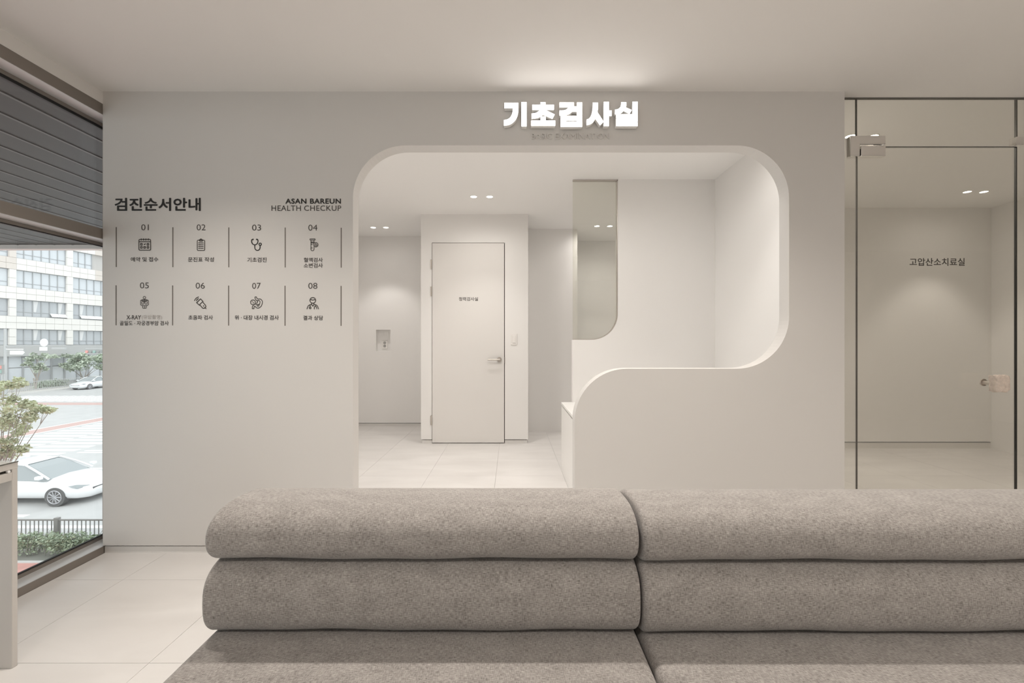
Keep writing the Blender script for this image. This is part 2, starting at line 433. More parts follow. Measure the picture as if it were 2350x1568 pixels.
def strokes(name, lines, ox, oy, s, Y, mat, parent, w=1.9, lift=.0012):
    """lines: polylines in zoomed-crop coordinates; px = o + c/s.  Filled as ribbons with round joints."""
    mb = MB(); y = Y - lift; k = [0]
    for ln in lines:
        ww = w
        if isinstance(ln, dict): ww = ln['w']; ln = ln['p']
        pts = [Vector((wx(ox + p[0]/s, Y), wz(oy + p[1]/s, Y))) for p in ln]
        hw = ww * Y / F / 2
        for p in pts:
            k[0] += 1; yy = y - (k[0] % 7) * 2e-6
            n = 10; b0 = len(mb.v)
            mb.v += [(p.x + hw*math.cos(2*math.pi*q/n), yy, p.y + hw*math.sin(2*math.pi*q/n)) for q in range(n)]
            mb.f.append(tuple(b0 + q for q in range(n)))
        for a, b_ in zip(pts, pts[1:]):
            d = b_ - a
            if d.length < 1e-7: continue
            nn = Vector((-d.y, d.x)).normalized() * hw
            k[0] += 1; yy = y - 2e-5 - (k[0] % 7) * 2e-6
            mb.add([(a.x+nn.x, yy, a.y+nn.y), (b_.x+nn.x, yy, b_.y+nn.y), (b_.x-nn.x, yy, b_.y-nn.y), (a.x-nn.x, yy, a.y-nn.y)], [(0,1,2,3)])
    return mb.build(name, mat, parent)
def circ(cx, cy, r_, n=18, ry=None):
    ry = ry or r_
    return [(cx + r_*math.cos(2*math.pi*i/n), cy + ry*math.sin(2*math.pi*i/n)) for i in range(n+1)]
def rrect(x0, y0, x1, y1, q=15):
    p = []
    for cx, cy, a in ((x1-q, y0+q, -90), (x1-q, y1-q, 0), (x0+q, y1-q, 90), (x0+q, y0+q, 180)):
        p += [(cx + q*math.cos(R(a + t)), cy + q*math.sin(R(a + t))) for t in (0, 30, 60, 90)]
    return p + [p[0]]
def spl(pts, n=6):
    out = []; P_ = [pts[0]] + list(pts) + [pts[-1]]
    for i in range(1, len(P_) - 2):
        p0, p1, p2, p3 = P_[i-1:i+3]
        for k in range(n):
            t = k / n
            out.append(tuple(.5*((2*p1[c]) + (-p0[c]+p2[c])*t + (2*p0[c]-5*p1[c]+4*p2[c]-p3[c])*t*t + (-p0[c]+3*p1[c]-3*p2[c]+p3[c])*t**3) for c in (0, 1)))
    return out + [tuple(pts[-1])]

# ---------------------------------------------------------------- sofa
def roll(name, Y0, Y1, Z0, Z1, X0, X1, n_exp, rend, parent, seg=40, sag=0.0, seed=0, af=None):
    """closed superellipse profile in (Y,Z), run along X with rounded ends; UV in metres."""
    cy, cz, a, b = (Y0+Y1)/2, (Z0+Z1)/2, (Y1-Y0)/2, (Z1-Z0)/2
    af = af or a; cy = Y0 + af; ab = Y1 - cy          # front and back half depths
    prof = []
    for i in range(seg):
        t = 2*math.pi*i/seg; c, s = math.cos(t), math.sin(t)
        prof.append((math.copysign(abs(c)**(2/n_exp), c), math.copysign(abs(s)**(2/n_exp), s)))
    st = []
    ne = 6
    for i in range(ne + 1):
        th = R(90*i/ne); st.append((X0 + rend*(1-math.cos(th)), rend*(1-math.sin(th))))
    m_ = 26
    mid = [(X0 + rend + (X1-X0-2*rend)*i/m_, 0) for i in range(1, m_)]
    end = [(X0 + X1 - x, q) for x, q in reversed(st)]
    st = st + mid + end
    bm = bmesh.new(); uvl = bm.loops.layers.uv.new('UVMap')
    arcs = [0]
    for i in range(seg):
        p, q = prof[i], prof[(i+1) % seg]
        arcs.append(arcs[-1] + math.hypot((p[0]-q[0])*a, (p[1]-q[1])*b))
    rnd = random.Random(seed); ph = rnd.random()*6
    rings = []
    for x, ins in st:
        ring = []
        wob = .0022*math.sin(x*9 + ph) + .0014*math.sin(x*23 + ph*2)
        for (c, s) in prof:
            yy = cy + c*((af if c < 0 else ab) - ins); zz = cz + s*(b - ins)
            if s < -.3: zz += wob*abs(s) - sag*math.sin(math.pi*(x-X0)/(X1-X0))*abs(s)
            ring.append(bm.verts.new((x, yy, zz)))
        rings.append(ring)
    for k in range(len(rings)-1):
        for i in range(seg):
            j = (i+1) % seg
            f = bm.faces.new((rings[k][i], rings[k+1][i], rings[k+1][j], rings[k][j]))
            f.smooth = True
            uvs = ((st[k][0]-st[k][1], arcs[i]), (st[k+1][0]-st[k+1][1], arcs[i]), (st[k+1][0]-st[k+1][1], arcs[i+1]), (st[k][0]-st[k][1], arcs[i+1]))
            for l, u in zip(f.loops, uvs): l[uvl].uv = (u[0] + seed*.37, u[1] + seed*.61)
    for ring in (rings[0], rings[-1]):
        f = bm.faces.new(ring)
        for l in f.loops: l[uvl].uv = (l.vert.co.y, l.vert.co.z)
    bmesh.ops.recalc_face_normals(bm, faces=bm.faces[:])
    me = bpy.data.meshes.new(name); bm.to_mesh(me); bm.free()
    return link(name, me, M['fabric'], parent)

def piping(name, x, Y0, Y1, Z0, Z1, n_exp, parent, inset):
    cy, cz, a, b = (Y0+Y1)/2, (Z0+Z1)/2, (Y1-Y0)/2 - inset, (Z1-Z0)/2 - inset
    pts = []
    for i in range(41):
        t = 2*math.pi*i/40; c, s = math.cos(t), math.sin(t)
        pts.append((x, cy + a*math.copysign(abs(c)**(2/n_exp), c), cz + b*math.copysign(abs(s)**(2/n_exp), s)))
    return MB().tube(pts, .0032, 6, cap=False).build(name, M['fabric'], parent, smooth=True)

SX = [(-.757, .318), (.324, 1.66)]
slab_ = ['grey fabric sofa unit with two stacked back rolls, on the street window side',
         'grey fabric sofa unit with two stacked back rolls, in front of the glass door']
for k, (a0, a1) in enumerate(SX):
    s = empty('sofa_module', ((a0+a1)/2, .95, 0), label=slab_[k], cat='sofa', group='modules of the long grey sofa')
    s.location = (0, 0, 0)
    dz = -.003*k
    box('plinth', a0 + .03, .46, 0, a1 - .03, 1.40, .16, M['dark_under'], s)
    roll('seat_cushion', .40, 1.44, .155, .424 + dz, a0, a1, 7, .022, s, seg=56, seed=1 + 5*k)
    roll('backrest_roll', 1.122, 1.44, .417 + dz, .602 + dz, a0, a1, 2.8, .014, s, seed=2 + 5*k, af=.125)
    roll('backrest_roll', 1.130, 1.44, .591 + dz, .732 + dz, a0 + .002, a1 - .002, 2.3, .014, s, seed=3 + 5*k, af=.122)

# ---------------------------------------------------------------- wall sign over the opening
SG = lambda p: (wx(1100 + p[0]/5.595, 2.482), wz(190 + p[1]/5.595, 2.482))
rect = lambda x0, y0, x1, y1: [(x0,y0),(x1,y0),(x1,y1),(x0,y1)]
gl_k = [
 ('giyeok_i', [[(322,258),(500,258)]+spl([(500,345),(497,390),(484,440),(458,485),(420,520),(375,542),(315,550)])+spl([(315,478),(350,473),(385,455),(410,425),(426,380),(432,325)])+[(322,325)], rect(541,248,608,558)]),
 ('cho', [[(680,282),(786,282),(786,250),(850,250),(850,282),(957,282),(957,346),(852,346),(858,354),(968,406),(940,462),(820,410)]+spl([(785,435),(740,453),(672,462)])+spl([(672,394),(725,386),(758,368),(776,346)])+[(680,346)],
          [(786,436),(854,436),(854,486),(974,486),(974,552),(666,552),(666,486),(786,486)]]),
 ('geom', [[(1030,252),(1214,252),(1214,303),(1254,303),(1254,252),(1320,252),(1320,419),(1254,419),(1254,370)]+spl([(1190,370),(1170,390),(1130,410),(1030,420)])+spl([(1030,355),(1090,352),(1125,338),(1146,314)])+[(1030,314)],
           rect(1045,425,1320,484), rect(1045,500,1320,565), rect(1045,484,1112,500), rect(1254,484,1320,500)]),
 ('sa', [[(1457,256),(1523,256),(1523,340),(1515,375),(1596,500),(1550,545),(1490,460)]+spl([(1490,460),(1462,503),(1425,532),(1378,545)])[1:]+spl([(1378,472),(1408,460),(1433,425),(1450,370),(1457,310)]),
         [(1598,246),(1663,246),(1663,356),(1699,356),(1699,424),(1663,424),(1663,556),(1598,556)]]),
 ('sil', [[(1822,250),(1886,250),(1886,296),(1880,316),(1957,350),(1930,397),(1850,360)]+spl([(1850,360),(1815,390),(1742,404)])[1:]+spl([(1742,346),(1785,335),(1812,310),(1822,280)]),
          rect(1967,243,2032,398),
          [(1758,403),(2032,403),(2032,499),(1825,499),(1825,508),(2032,508),(2032,556),(1758,556),(1758,460),(1965,460),(1965,453),(1758,453)]]),
]
sign = empty('wall_sign', (0, YW, 2.4), label='backlit white raised Korean letters above the rounded opening', cat='sign')
sign.location = (0, 0, 0)
for nm, polys in gl_k:
    mb = MB(); fb = MB()
    for pl in polys:
        q = [SG(p) for p in pl]
        mb.prism_y(q, 2.4835, 2.513); fb.prism_y(q, 2.482, 2.4834)
    body = mb.build('letter', M['sign_side'], sign)
    fb.build('lit_face', M['sign_face'], body)
for (a, z) in ((1180, 262), (1245, 262), (1310, 262), (1380, 262), (1440, 262)):
    pass
sub = text_on_wall('wall_lettering', 'BASIC EXAMINATION', (1219.5, 306.5, 1398.5, 320), YW, M['wall'], None, bold=0, lift=0, depth=.006)
tag(sub, 'small raised wall-coloured English lettering under the lit sign', 'lettering')

# ---------------------------------------------------------------- guide chart on the wall
g = empty('wall_guide', (0, 0, 0), label='black lettered eight-step health check guide with icons on the wall', cat='wall graphic')
text_on_wall('title', '검진순서안내', (263.4, 454.3, 461.1, 484.6), YW, M['black'], g, bold=.026)['label'] = 'bold black Korean title'
for t, a, b in (('ASAN', 655.2, 703.6), ('BAREUN', 711.6, 782.7)): text_on_wall('heading_word', t, (a, 456, b, 468), YW, M['black'], g, bold=.030, spacing=1.08)
for t, a, b in (('HEALTH', 623.4, 690.6), ('CHECKUP', 698.2, 783.1)): text_on_wall('heading_word', t, (a, 471.8, b, 484.2), YW, M['char'], g, bold=.002, spacing=1.08)
nums = [('01', 324.5, 341.5, 515.2), ('02', 451.6, 472, 515.3), ('03', 578.7, 599.3, 515.8), ('04', 707.7, 728.5, 515.9),
        ('05', 321.5, 341.9, 648.5), ('06', 449.4, 470.2, 649), ('07', 579, 598.4, 649.4), ('08', 707.7, 728.5, 649.5)]
for t, a, b, y in nums: text_on_wall('step_number', t, (a, y, b, y + 13.6), YW, M['char'], g, bold=-.004)
caps = [('예약 및 접수', 300.3, 590.4, 363.6, 600.8), ('문진표 작성', 431.8, 590.5, 491, 601.3), ('기초검진', 567.7, 591, 611.9, 602),
        ('혈액검사', 697.3, 591.5, 741, 602), ('소변검사', 697.3, 604.3, 741, 614.8), ('X-RAY', 290.5, 723.7, 324.1, 733.5),
        ('골밀도 · 자궁경부암 검사', 275.3, 736.7, 387.4, 747.2), ('초음파 검사', 432.5, 723.7, 488.9, 734.1),
        ('위 · 대장 내시경 검사', 538.8, 723.7, 640, 734.6), ('결과 상담', 696, 724.6, 741.5, 735)]
for t, a, b, c, d in caps: text_on_wall('step_caption', t, (a, b, c, d), YW, M['char'], g, bold=.012)
text_on_wall('step_caption', '(유방촬영)', (325.6, 723.3, 372.2, 734.2), YW, M['greyink'], g, bold=-.002)['label'] = 'pale grey bracketed caption'
for row, (xs, ya, yb) in enumerate((((267, 396.9, 525.3, 654.7, 783.1), 521.5, 613), ((266.6, 396.4, 524.9, 654.3, 782.8), 655, 746.8))):
    for i, x in enumerate(xs):
        MB().box(wx(x - 1, YW), YW - .0012, wz(ya + .35*i, YW), wx(x + 1, YW), YW - .0002, wz(yb + .35*i, YW)).build('divider_line', M['line'], g)
# icons
A1 = (300, 530, 13.056); A2 = (550, 530, 11.19); A3 = (300, 665, 11.75); A4 = (550, 665, 11.19)
cal = [rrect(250, 258, 600, 580, 30), [(255, 327), (595, 327)], [(405, 400), (418, 415), (448, 388)]]
cal += [[(x, 238), (x, 282)] for x in (320, 390, 460, 530)]
cal += [rrect(x-25, y-25, x+25, y+25, 4) for x, y in ((325,405),(520,405),(325,497),(422,497),(520,497))]
strokes('step_icon', cal, *A1, YW, M['char'], g)['label'] = 'calendar icon'
clip = [rrect(1998, 282, 2218, 588, 25), [(2045, 282), (2108, 240), (2170, 282), (2145, 312), (2072, 312), (2045, 282)], {'p': [(2090, 255), (2126, 255)], 'w': 2.2}]
for y in (363, 418, 472, 526): clip += [[(2038, y-6), (2050, y+6), (2078, y-12)], [(2095, y), (2178, y)]]
strokes('step_icon', clip, *A1, YW, M['char'], g, w=1.6)['label'] = 'clipboard icon'
ste = [spl([(345, 225), (312, 232), (312, 290), (340, 340), (390, 360), (442, 340), (470, 290), (470, 232), (438, 225)]), spl([(392, 360), (393, 440), (415, 485), (458, 503), (503, 485), (525, 440), (526, 385)]), circ(530, 346, 30)]
ste += [{'p': [(330, 225), (348, 220)], 'w': 3.2}, {'p': [(438, 220), (456, 225)], 'w': 3.2}]
strokes('step_icon', ste, *A2, YW, M['black'], g, w=2.2)['label'] = 'stethoscope icon'
tub = [rrect(1808, 206, 1938, 238, 8), [(1832, 240), (1832, 470)], spl([(1832, 470), (1842, 500), (1872, 513), (1902, 500), (1912, 470)]), [(1912, 470), (1912, 410)], [(1912, 240), (1912, 305)],
       [(1832, 290), (1905, 290)], [(1832, 312), (1905, 312)], [(1832, 348), (1868, 350)], [(1832, 440), (1868, 440)], circ(1957, 358, 57), spl([(1955, 328), (1985, 368), (1957, 390), (1930, 368), (1955, 328)])]
strokes('step_icon', tub, *A2, YW, M['char'], g, w=1.5)['label'] = 'test tube icon'
xra = [circ(373, 217, 34), [(270,292),(320,268),(425,268),(478,292),(478,410),(430,432),(318,432),(270,410),(270,292)], [(270, 292), (478, 292)], circ(330, 352, 30, 14, 44), circ(416, 352, 30, 14, 44), [(373, 270), (373, 335)], [(373, 320), (345, 335)], [(373, 320), (402, 335)],
       [(325,432),(325,490),(340,503),(410,503),(420,490),(420,432)], [(373, 440), (373, 500)]]
strokes('step_icon', xra, *A3, YW, M['char'], g, w=1.3)['label'] = 'chest x-ray icon'
pro = [[(1885,248),(1950,315),(1850,415),(1780,352),(1885,248)], [(1850,415),(1882,428),(1945,500),(1985,505),(2030,460),(2022,425),(1955,348),(1950,315)], [(2000, 482), (2035, 514)], {'p': [(1966, 440), (1970, 441)], 'w': 2.6}, spl([(1830,198),(1775,225),(1740,265),(1728,298)]), spl([(1830,245),(1795,262),(1778,300)])]
strokes('step_icon', pro, *A3, YW, M['char'], g, w=1.9)['label'] = 'ultrasound probe icon'
sto = [spl([(395,190),(435,188),(442,218),(475,240),(540,244),(580,290),(582,350),(550,430),(480,475),(430,460),(395,425),(372,445),(370,490)]), [(370, 490), (328, 490)], spl([(328, 490), (332, 430), (355, 405)]), spl([(395,190),(405,240),(440,280),(500,280),(525,310),(515,365),(497,385)]), circ(345, 326, 63), [(402, 366), (455, 392)], circ(475, 402, 24), spl([(460, 290), (455, 330), (430, 352)]),
       [(325, 308), (333, 312)], [(345, 350), (352, 347)], [(365, 330), (368, 324)]]
strokes('step_icon', sto, *A4, YW, M['char'], g, w=1.6)['label'] = 'stomach and magnifier icon'
doc = [circ(1880, 275, 73, 22), spl([(1812, 262), (1840, 255), (1880, 268), (1920, 255), (1950, 262)])]
sh = [(1850, 352), (1848, 378), (1795, 392), (1758, 425), (1732, 495)]
doc += [spl(sh), spl([(3760 - x, y) for x, y in sh]), [(1848, 378), (1880, 425), (1912, 378)], [(1812, 392), (1812, 440)], circ(1812, 468, 23), spl([(1918, 495), (1922, 448), (1948, 428), (1976, 448), (1984, 495)]), [(1948, 392), (1948, 428)]]
strokes('step_icon', doc, *A4, YW, M['char'], g, w=1.8)['label'] = 'doctor icon'

# ---------------------------------------------------------------- glass partition
gpn = empty('glass_partition', (0, 0, 0), label='clear frameless fixed glass panels around the glass door', cat='glass partition', kind='structure')
zt_ = ZC; zdt = wz(336, YG)
xd0, xd1 = wx(1967, YG), wx(2334, YG)
def gpane(name, x0, x1, z0, z1, parent, mat=None):
    return box(name, x0, YG, z0, x1, YG + .010, z1, mat or M['dglass'], parent)
gpane('side_pane', XR + .0, xd0 - .0025, .0, zt_ - .005, gpn)
gpane('transom_pane', xd0 + .0005, xd1 - .003, zdt + .003, zt_ - .005, gpn)
gpane('side_pane', xd1 + .003, 5.40, 0, zt_ - .005, gpn)
box('head_channel', XR, YG - .003, zt_ - .005, 5.40, YG + .013, zt_, M['edge'], gpn)
for (x0, x1, z0, z1) in ((xd0 - .0036, xd0 - .0006, zdt, zt_ - .005), (xd1 - .004, xd1 + .002, zdt + .04, zt_ - .005)):
    box('edge_strip', x0, YG - .0008, z0, x1, YG + .0108, z1, M['edge'], gpn)
cl = box('corner_clamp', wx(2327, YG), YG - .014, wz(335, YG), wx(2343, YG), YG + .026, wz(316, YG), M['chrome'], gpn, bevel=.002)
# patch hinge on side and transom panes
hx0, hx1, hz0, hz1 = wx(1947, YG), wx(2028, YG), wz(361, YG), wz(314, YG)
xm, zm = wx(1969.5, YG), wz(334, YG)
MB().prism_y([(hx0, hz0), (xm, hz0), (xm, zm), (hx1, zm), (hx1, hz1), (hx0, hz1)], YG - .016, YG + .028).build('patch_fitting', M['chrome'], gpn, bevel=.005, seg=3)
door2 = empty('door_2', (0, 0, 0), label='clear frameless glass door with stone handle and Korean lettering', cat='door', kind='structure')
gpane('glass_leaf', xd0 + .002, xd1 - .005, .012, zdt - .002, door2)
box('edge_strip', xd0 - .0006, YG - .0008, .012, xd0 + .0018, YG + .0108, hz0, M['edge'], door2)
box('edge_strip', xd0 + .1, YG - .0008, zdt - .0035, xd1 - .005, YG + .0108, zdt - .0005, M['edge'], door2)
box('edge_strip', xd1 - .005, YG - .0008, .012, xd1 - .0005, YG + .0108, zdt - .002, M['gasket'], door2)
box('patch_fitting', wx(1971.5, YG), YG - .016, hz0, hx1, YG + .028, wz(337, YG), M['chrome'], door2, bevel=.004, seg=3)
text_on_wall('lettering', '고압산소치료실', (2087, 592.5, 2213.5, 610.5), YG, M['char'], door2, bold=.014)['label'] = 'dark brown Korean room name'
# stone handle
kx, kz = wx(2291, YG - .07), wz(880.5, YG - .07)
bm = bmesh.new(); bmesh.ops.create_cube(bm, size=1)
bmesh.ops.subdivide_edges(bm, edges=bm.edges[:], cuts=9, use_grid_fill=True)
from mathutils import noise as mnoise
for v in bm.verts:
    p = v.co.copy(); m_ = max(abs(p.x), abs(p.y), abs(p.z)); q = p.copy()
    l6 = (abs(p.x)**7 + abs(p.y)**7 + abs(p.z)**7) ** (1/7)
    q = p * (.5 / l6) if l6 > 1e-6 else p
    nz_ = mnoise.noise(p*3.2 + Vector((3, 1, 5)))*.15 + mnoise.noise(p*8)*.05
    v.co = q * (1 + nz_) ; v.co.x *= .074; v.co.y *= .05; v.co.z *= .093
for f in bm.faces: f.smooth = False
me = bpy.data.meshes.new('stone_handle'); bm.to_mesh(me); bm.free()
kn = link('stone_handle', me, M['stone'], door2, loc=(kx, YG - .075, kz)); kn['label'] = 'rough beige stone block handle'
MB().tube([(kx - .012, YG - .048, kz), (kx - .012, YG, kz)], .011, 14).tube([(kx - .012, YG - .006, kz), (kx - .012, YG - .0005, kz)], .02, 18).build('handle_stem', M['steel'], door2, smooth=False)

# ---------------------------------------------------------------- booth door
d1 = empty('door_1', (0, 0, 0), label='flush white hearing room door with lever handle and dark gap', cat='door', kind='structure')
box('door_leaf', dx0 + .005, YD - .001, .008, dx1 - .008, YD + .05, dz1 - .006, M['door'], d1, bevel=.0015)
for py in (607, 669, 965):
    z = wz(py, YD)
    MB().tube([(dx0 - .001, YD - .007, z - .055), (dx0 - .001, YD - .007, z + .055)], .008, 10).box(dx0 - .016, YD - .006, z - .055, dx0, YD - .001, z + .055).build('hinge', M['steel'], d1)
hx, hz = wx(1146, YD), wz(825.5, YD)
MB().tube([(hx, YD - .002, hz), (hx, YD - .010, hz)], .028, 24).tube([(hx, YD - .010, hz), (hx, YD - .05, hz)], .011, 14).build('rosette', M['steel'], d1)
hx2 = wx(1119, YD - .05)
MB().tube([(hx + .006, YD - .05, hz), (hx2, YD - .05, hz)], .0095, 14).build('lever', M['steel'], d1)
box('strike_plate', dx1 - .003, YD - .0015, hz - .04, dx1 + .004, YD + .002, hz + .03, M['steel'], d1)
text_on_wall('lettering', '청력검사실', (1053, 682, 1097, 691), YD, M['char'], d1, bold=.008, lift=.0022)['label'] = 'small black Korean room name'

# ---------------------------------------------------------------- switch and socket
sw = empty('light_switch', W(1179.5, 779, YD), label='white rocker light switch beside the hearing room door', cat='switch')
box('plate', -.037, -.009, -.066, .037, .0, .066, M['plastic'], sw, bevel=.004)
box('rocker', -.021, -.014, -.042, .021, -.009, .042, M['plastic'], sw, bevel=.002)
so = empty('wall_socket', (wx(883, YL + .07), YL + .075, wz(791, YL + .07)), label='double power socket at the bottom of the wall niche', cat='socket')
box('plate', -.040, -.010, -.058, .040, 0, .058, M['plastic'], so, bevel=.004)
for z in (.024, -.020):
    MB().tube([(0, -.010, z), (0, -.013, z)], .019, 18).build('socket_face', M['socket'], so)

# ---------------------------------------------------------------- inner desk and near console
dk = empty('work_desk', (0, 0, 0), label='white desk with overhanging top tucked behind the low rounded wall', cat='desk')
zt2 = wz(923, YN); xdk = .452
box('desk_top', xdk, 2.95, zt2 - .022, 1.82, YN - .003, zt2, M['slab'], dk, bevel=.002)
box('painted_shadow_strip', xdk + .014, 2.98, zt2 - .034, 1.80, YN - .006, zt2 - .022, M['dark_under'], dk)  # dark strip painted in as the shadow line under the top
box('side_panel', xdk + .002, 2.96, 0, xdk + .03, YN - .005, zt2 - .034, M['slab'], dk)
box('back_panel', xdk + .03, YN - .03, .05, 1.82, YN - .008, zt2 - .034, M['slab'], dk)
box('side_panel', 1.79, 2.96, 0, 1.818, YN - .03, zt2 - .034, M['slab'], dk)

cn = empty('console_table', (0, 0, 0), label='beige laminate console table with glass top by the street window', cat='table')
Yc1, Xc = 1.65, wx(41, 1.65)
zt3 = wz(1057.5, 1.65)
box('glass_top', -2.19, .25, zt3 - .005, Xc + .001, Yc1 + .001, zt3, M['nglass'], cn)
box('glass_edge', Xc - .001, .25, zt3 - .0045, Xc + .0015, Yc1 + .001, zt3 - .001, M['edge'], cn)
box('table_top', -2.19, .25, zt3 - .026, Xc, Yc1, zt3 - .005, M['desk'], cn)
box('drawer_gap', -2.17, .28, zt3 - .038, Xc - .012, Yc1 - .022, zt3 - .026, M['dark_under'], cn)
box('apron', -2.19, .25, zt3 - .065, Xc - .0005, Yc1 - .019, zt3 - .036, M['desk'], cn)
MB().tube([(Xc - .006, Yc1 - .03, zt3 - .031), (Xc + .002, Yc1 - .03, zt3 - .031)], .0045, 12).build('knob', M['signwhite'], cn)
box('leg_panel', -2.19, Yc1 - .019, 0, Xc, Yc1, zt3 - .026, M['desk'], cn, bevel=.002)
box('leg_panel', -2.19, .25, 0, Xc, .269, zt3 - .026, M['desk'], cn, bevel=.002)

# ---------------------------------------------------------------- downlights (each with its own lamp)
def downlight(x, y, z, power, angle, label, group, blend=.25, rad=.031, flood=0):
    col = WHITE if 'inner' in group else WARM
    o = empty('downlight', (x, y, z), label=label, cat='ceiling light', group=group)
    ring = [(rad + .006, 0), (rad + .006, -.003), (rad, -.003), (rad, -.0005)]
    mb = MB(); n = 28
    for rr, zz in ring: mb.v += [(rr*math.cos(2*math.pi*k/n), rr*math.sin(2*math.pi*k/n), zz) for k in range(n)]
    for i in range(3):
        for k in range(n): mb.f.append((i*n+k, i*n+(k+1) % n, (i+1)*n+(k+1) % n, (i+1)*n+k))
    mb.build('trim_ring', M['plastic'], o, smooth=False)
    mb = MB(); mb.v = [(rad*math.cos(2*math.pi*k/n), rad*math.sin(2*math.pi*k/n), -.0012) for k in range(n)]; mb.f = [tuple(range(n))]
    mb.build('lens', M['lens'], o)
    l = bpy.data.lights.new('lamp', 'SPOT'); l.energy = power; l.color = col; l.spot_size = R(angle); l.spot_blend = blend; l.shadow_soft_size = .03
    lo = bpy.data.objects.new('lamp', l); C.objects.link(lo); lo.parent = o; lo.location = (0, 0, -.012)
    if flood:  # second wide spot added as fill, softens the beam contrast
        l = bpy.data.lights.new('lamp_fill', 'SPOT'); l.energy = flood; l.color = col; l.spot_size = R(172); l.spot_blend = .7; l.shadow_soft_size = .03
        lo = bpy.data.objects.new('lamp_fill', l); C.objects.link(lo); lo.parent = o; lo.location = (0, 0, -.014)
    return o
def pair(x, y, z, power, angle, where, group, blend=.25, flood=0):
    for s, nm in ((-.081, 'left'), (.081, 'right')):
        downlight(x + s, y, z, power, angle, f'{nm} recessed downlight of the pair {where}', group, blend, flood=flood)
FI, FG, FW = P_FLOOD_I, P_FLOOD_G, P_FLOOD_W
pair(-.297, 4.66, ZI, P_INNER, 95, 'on the ceiling in front of the hearing room door', 'inner room downlights', .7, FI*.45)
pair(-1.68, 5.90, ZI, P_INNER*.95, 79, 'near the wall with the socket niche', 'inner room downlights', .35, FI*.06)
pair(1.165, 5.83, ZI, P_INNER*.6, 79, 'seen through the glass notch in the white wall', 'inner room downlights', .25, FI*.7)
pair(1.36, 3.0, ZI, P_INNER*.8, 79, 'above the desk behind the low wall', 'inner room downlights', .5, FI*.3)
pair(-1.1, 3.35, ZI, P_INNER, 95, 'just inside the rounded opening', 'inner room downlights', .6, FI*1.35)
pair(.15, 3.35, ZI, P_INNER*.6, 95, 'added unseen inside the opening by the desk', 'inner room downlights', .6, FI*.95)  # hidden extra pair added for more diffuse inner light
pair(2.505, 3.30, ZI, P_GLASS, 76, 'behind the glass door by the steel hinge', 'glass room downlights', .3, FG*1.5)
pair(4.535, 4.51, ZI, P_GLASS, 75, 'behind the glass door near the rear wall', 'glass room downlights', .4, FG*.08)
for x, wtxt in ((-1.45, 'nearest the street window'), (-.25, 'over the middle of the sofa'), (.95, 'beside the glass door')):
    pair(x, 1.74, ZC, P_WAIT, A_WAIT, 'in the waiting room ' + wtxt, 'waiting room downlights', 1.0)
for x, y, wtxt in ((-.9, -.9, 'by the console table'), (.9, -.9, 'in the centre'), (2.6, -.6, 'towards the end wall'), (3.4, -.2, 'before the glass panels')):  # unseen pairs added behind the viewer to even out the wall light
    pair(x, y, ZC, P_WAIT*.33, 130, 'added unseen near the viewer ' + wtxt, 'waiting room downlights', 1.0, FW*1.6)

# ================================================================ outside
G = -4.2
def gp2(px, py):
    Y = F * (H - G) / (py - CY); return (wx(px, Y), Y)
struct(box('street', -140, -30, G - .2, -2.6, 160, G, M['road']), 'grey asphalt street crossing below the window', 'road')
pv = empty('pavement', (0, 0, 0), label='red brick pavement below the window with pale kerb', cat='pavement', kind='structure')
box('paving', -40, 2, G, -2.6, 11.12, G + .05, M['redpave'], pv)
box('kerb', -40, 11.12, G, -2.6, 11.22, G + .07, M['kerb'], pv)
box('planting_bed', -40, 11.22, G, -2.6, 12.25, G + .06, M['hedge_in'], pv)
box('kerb', -40, 12.25, G, -2.6, 12.4, G + .1, M['kerb'], pv)
fw = empty('far_pavement', (0, 0, 0), label='pale pavement in front of the office building', cat='pavement', kind='structure')
box('paving', -75, 10, G, -51.6, 150, G + .12, M['walk'], fw)
box('kerb', -51.6, 10, G, -51.35, 150, G + .13, M['kerb'], fw)
# road markings
cwk = empty('crosswalk', (-23, 26, G), label='wide staggered zebra crossing in the middle of the street', cat='crosswalk')
for k in range(14):
    Y = 21.3 + .8*k
    box('stripe', -24.45 + 23, Y - 26, .0, -21.7 + 23, Y - 26 + .42, .006, M['paint'], cwk)
    box('stripe', -27.6 + 23, Y - 26 + .35, .0, -24.65 + 23, Y - 26 + .77, .006, M['paint'], cwk)
cw2 = empty('crosswalk', (-40, 45, G), label='distant zebra crossing in front of the parked white sedan', cat='crosswalk')
for k in range(22):
    box('stripe', -9 + k*.9, -2.6, 0, -8.5 + k*.9, 1.9, .006, M['paint'], cw2)
def band(name, x0, y0, x1, y1, mat, label, cat='road marking', z=.004):
    return tag(box(name, x0, y0, G, x1, y1, G + z, mat), label, cat, kind=None)
band('red_lane', -29.4, 24, -28.2, 38.5, M['redlane'], 'red painted road strip beside the near zebra crossing')
band('red_lane', -50, 40.0, -20, 41.6, M['redlane'], 'red painted road strip before the distant zebra crossing')
band('lane_line', -29.55, 24, -29.42, 38.5, M['paint'], 'white line on the far side of the near red strip', z=.008)
band('lane_line', -28.18, 24, -28.05, 38.5, M['paint'], 'white line on the near side of the near red strip', z=.008)
for (ya, lb) in ((1034.5, 'upper of the paired white lane lines right of the zebra crossing'), (1038.8, 'lower of the paired white lane lines right of the zebra crossing'), (1075.5, 'white lane line just behind the moving white car')):
    Y = F*(H-G)/(ya-CY); band('lane_line', -21.2, Y - .08, -5, Y + .08, M['paint'], lb, z=.006)
band('lane_line', -14.5, 13.35, -8.5, 13.55, M['paint'], 'white edge line along the kerb behind the railing', z=.006)
band('lane_line', -22, 14.2, -15.0, 14.4, M['paint'], 'short white lane dash beside the console table view', z=.006)

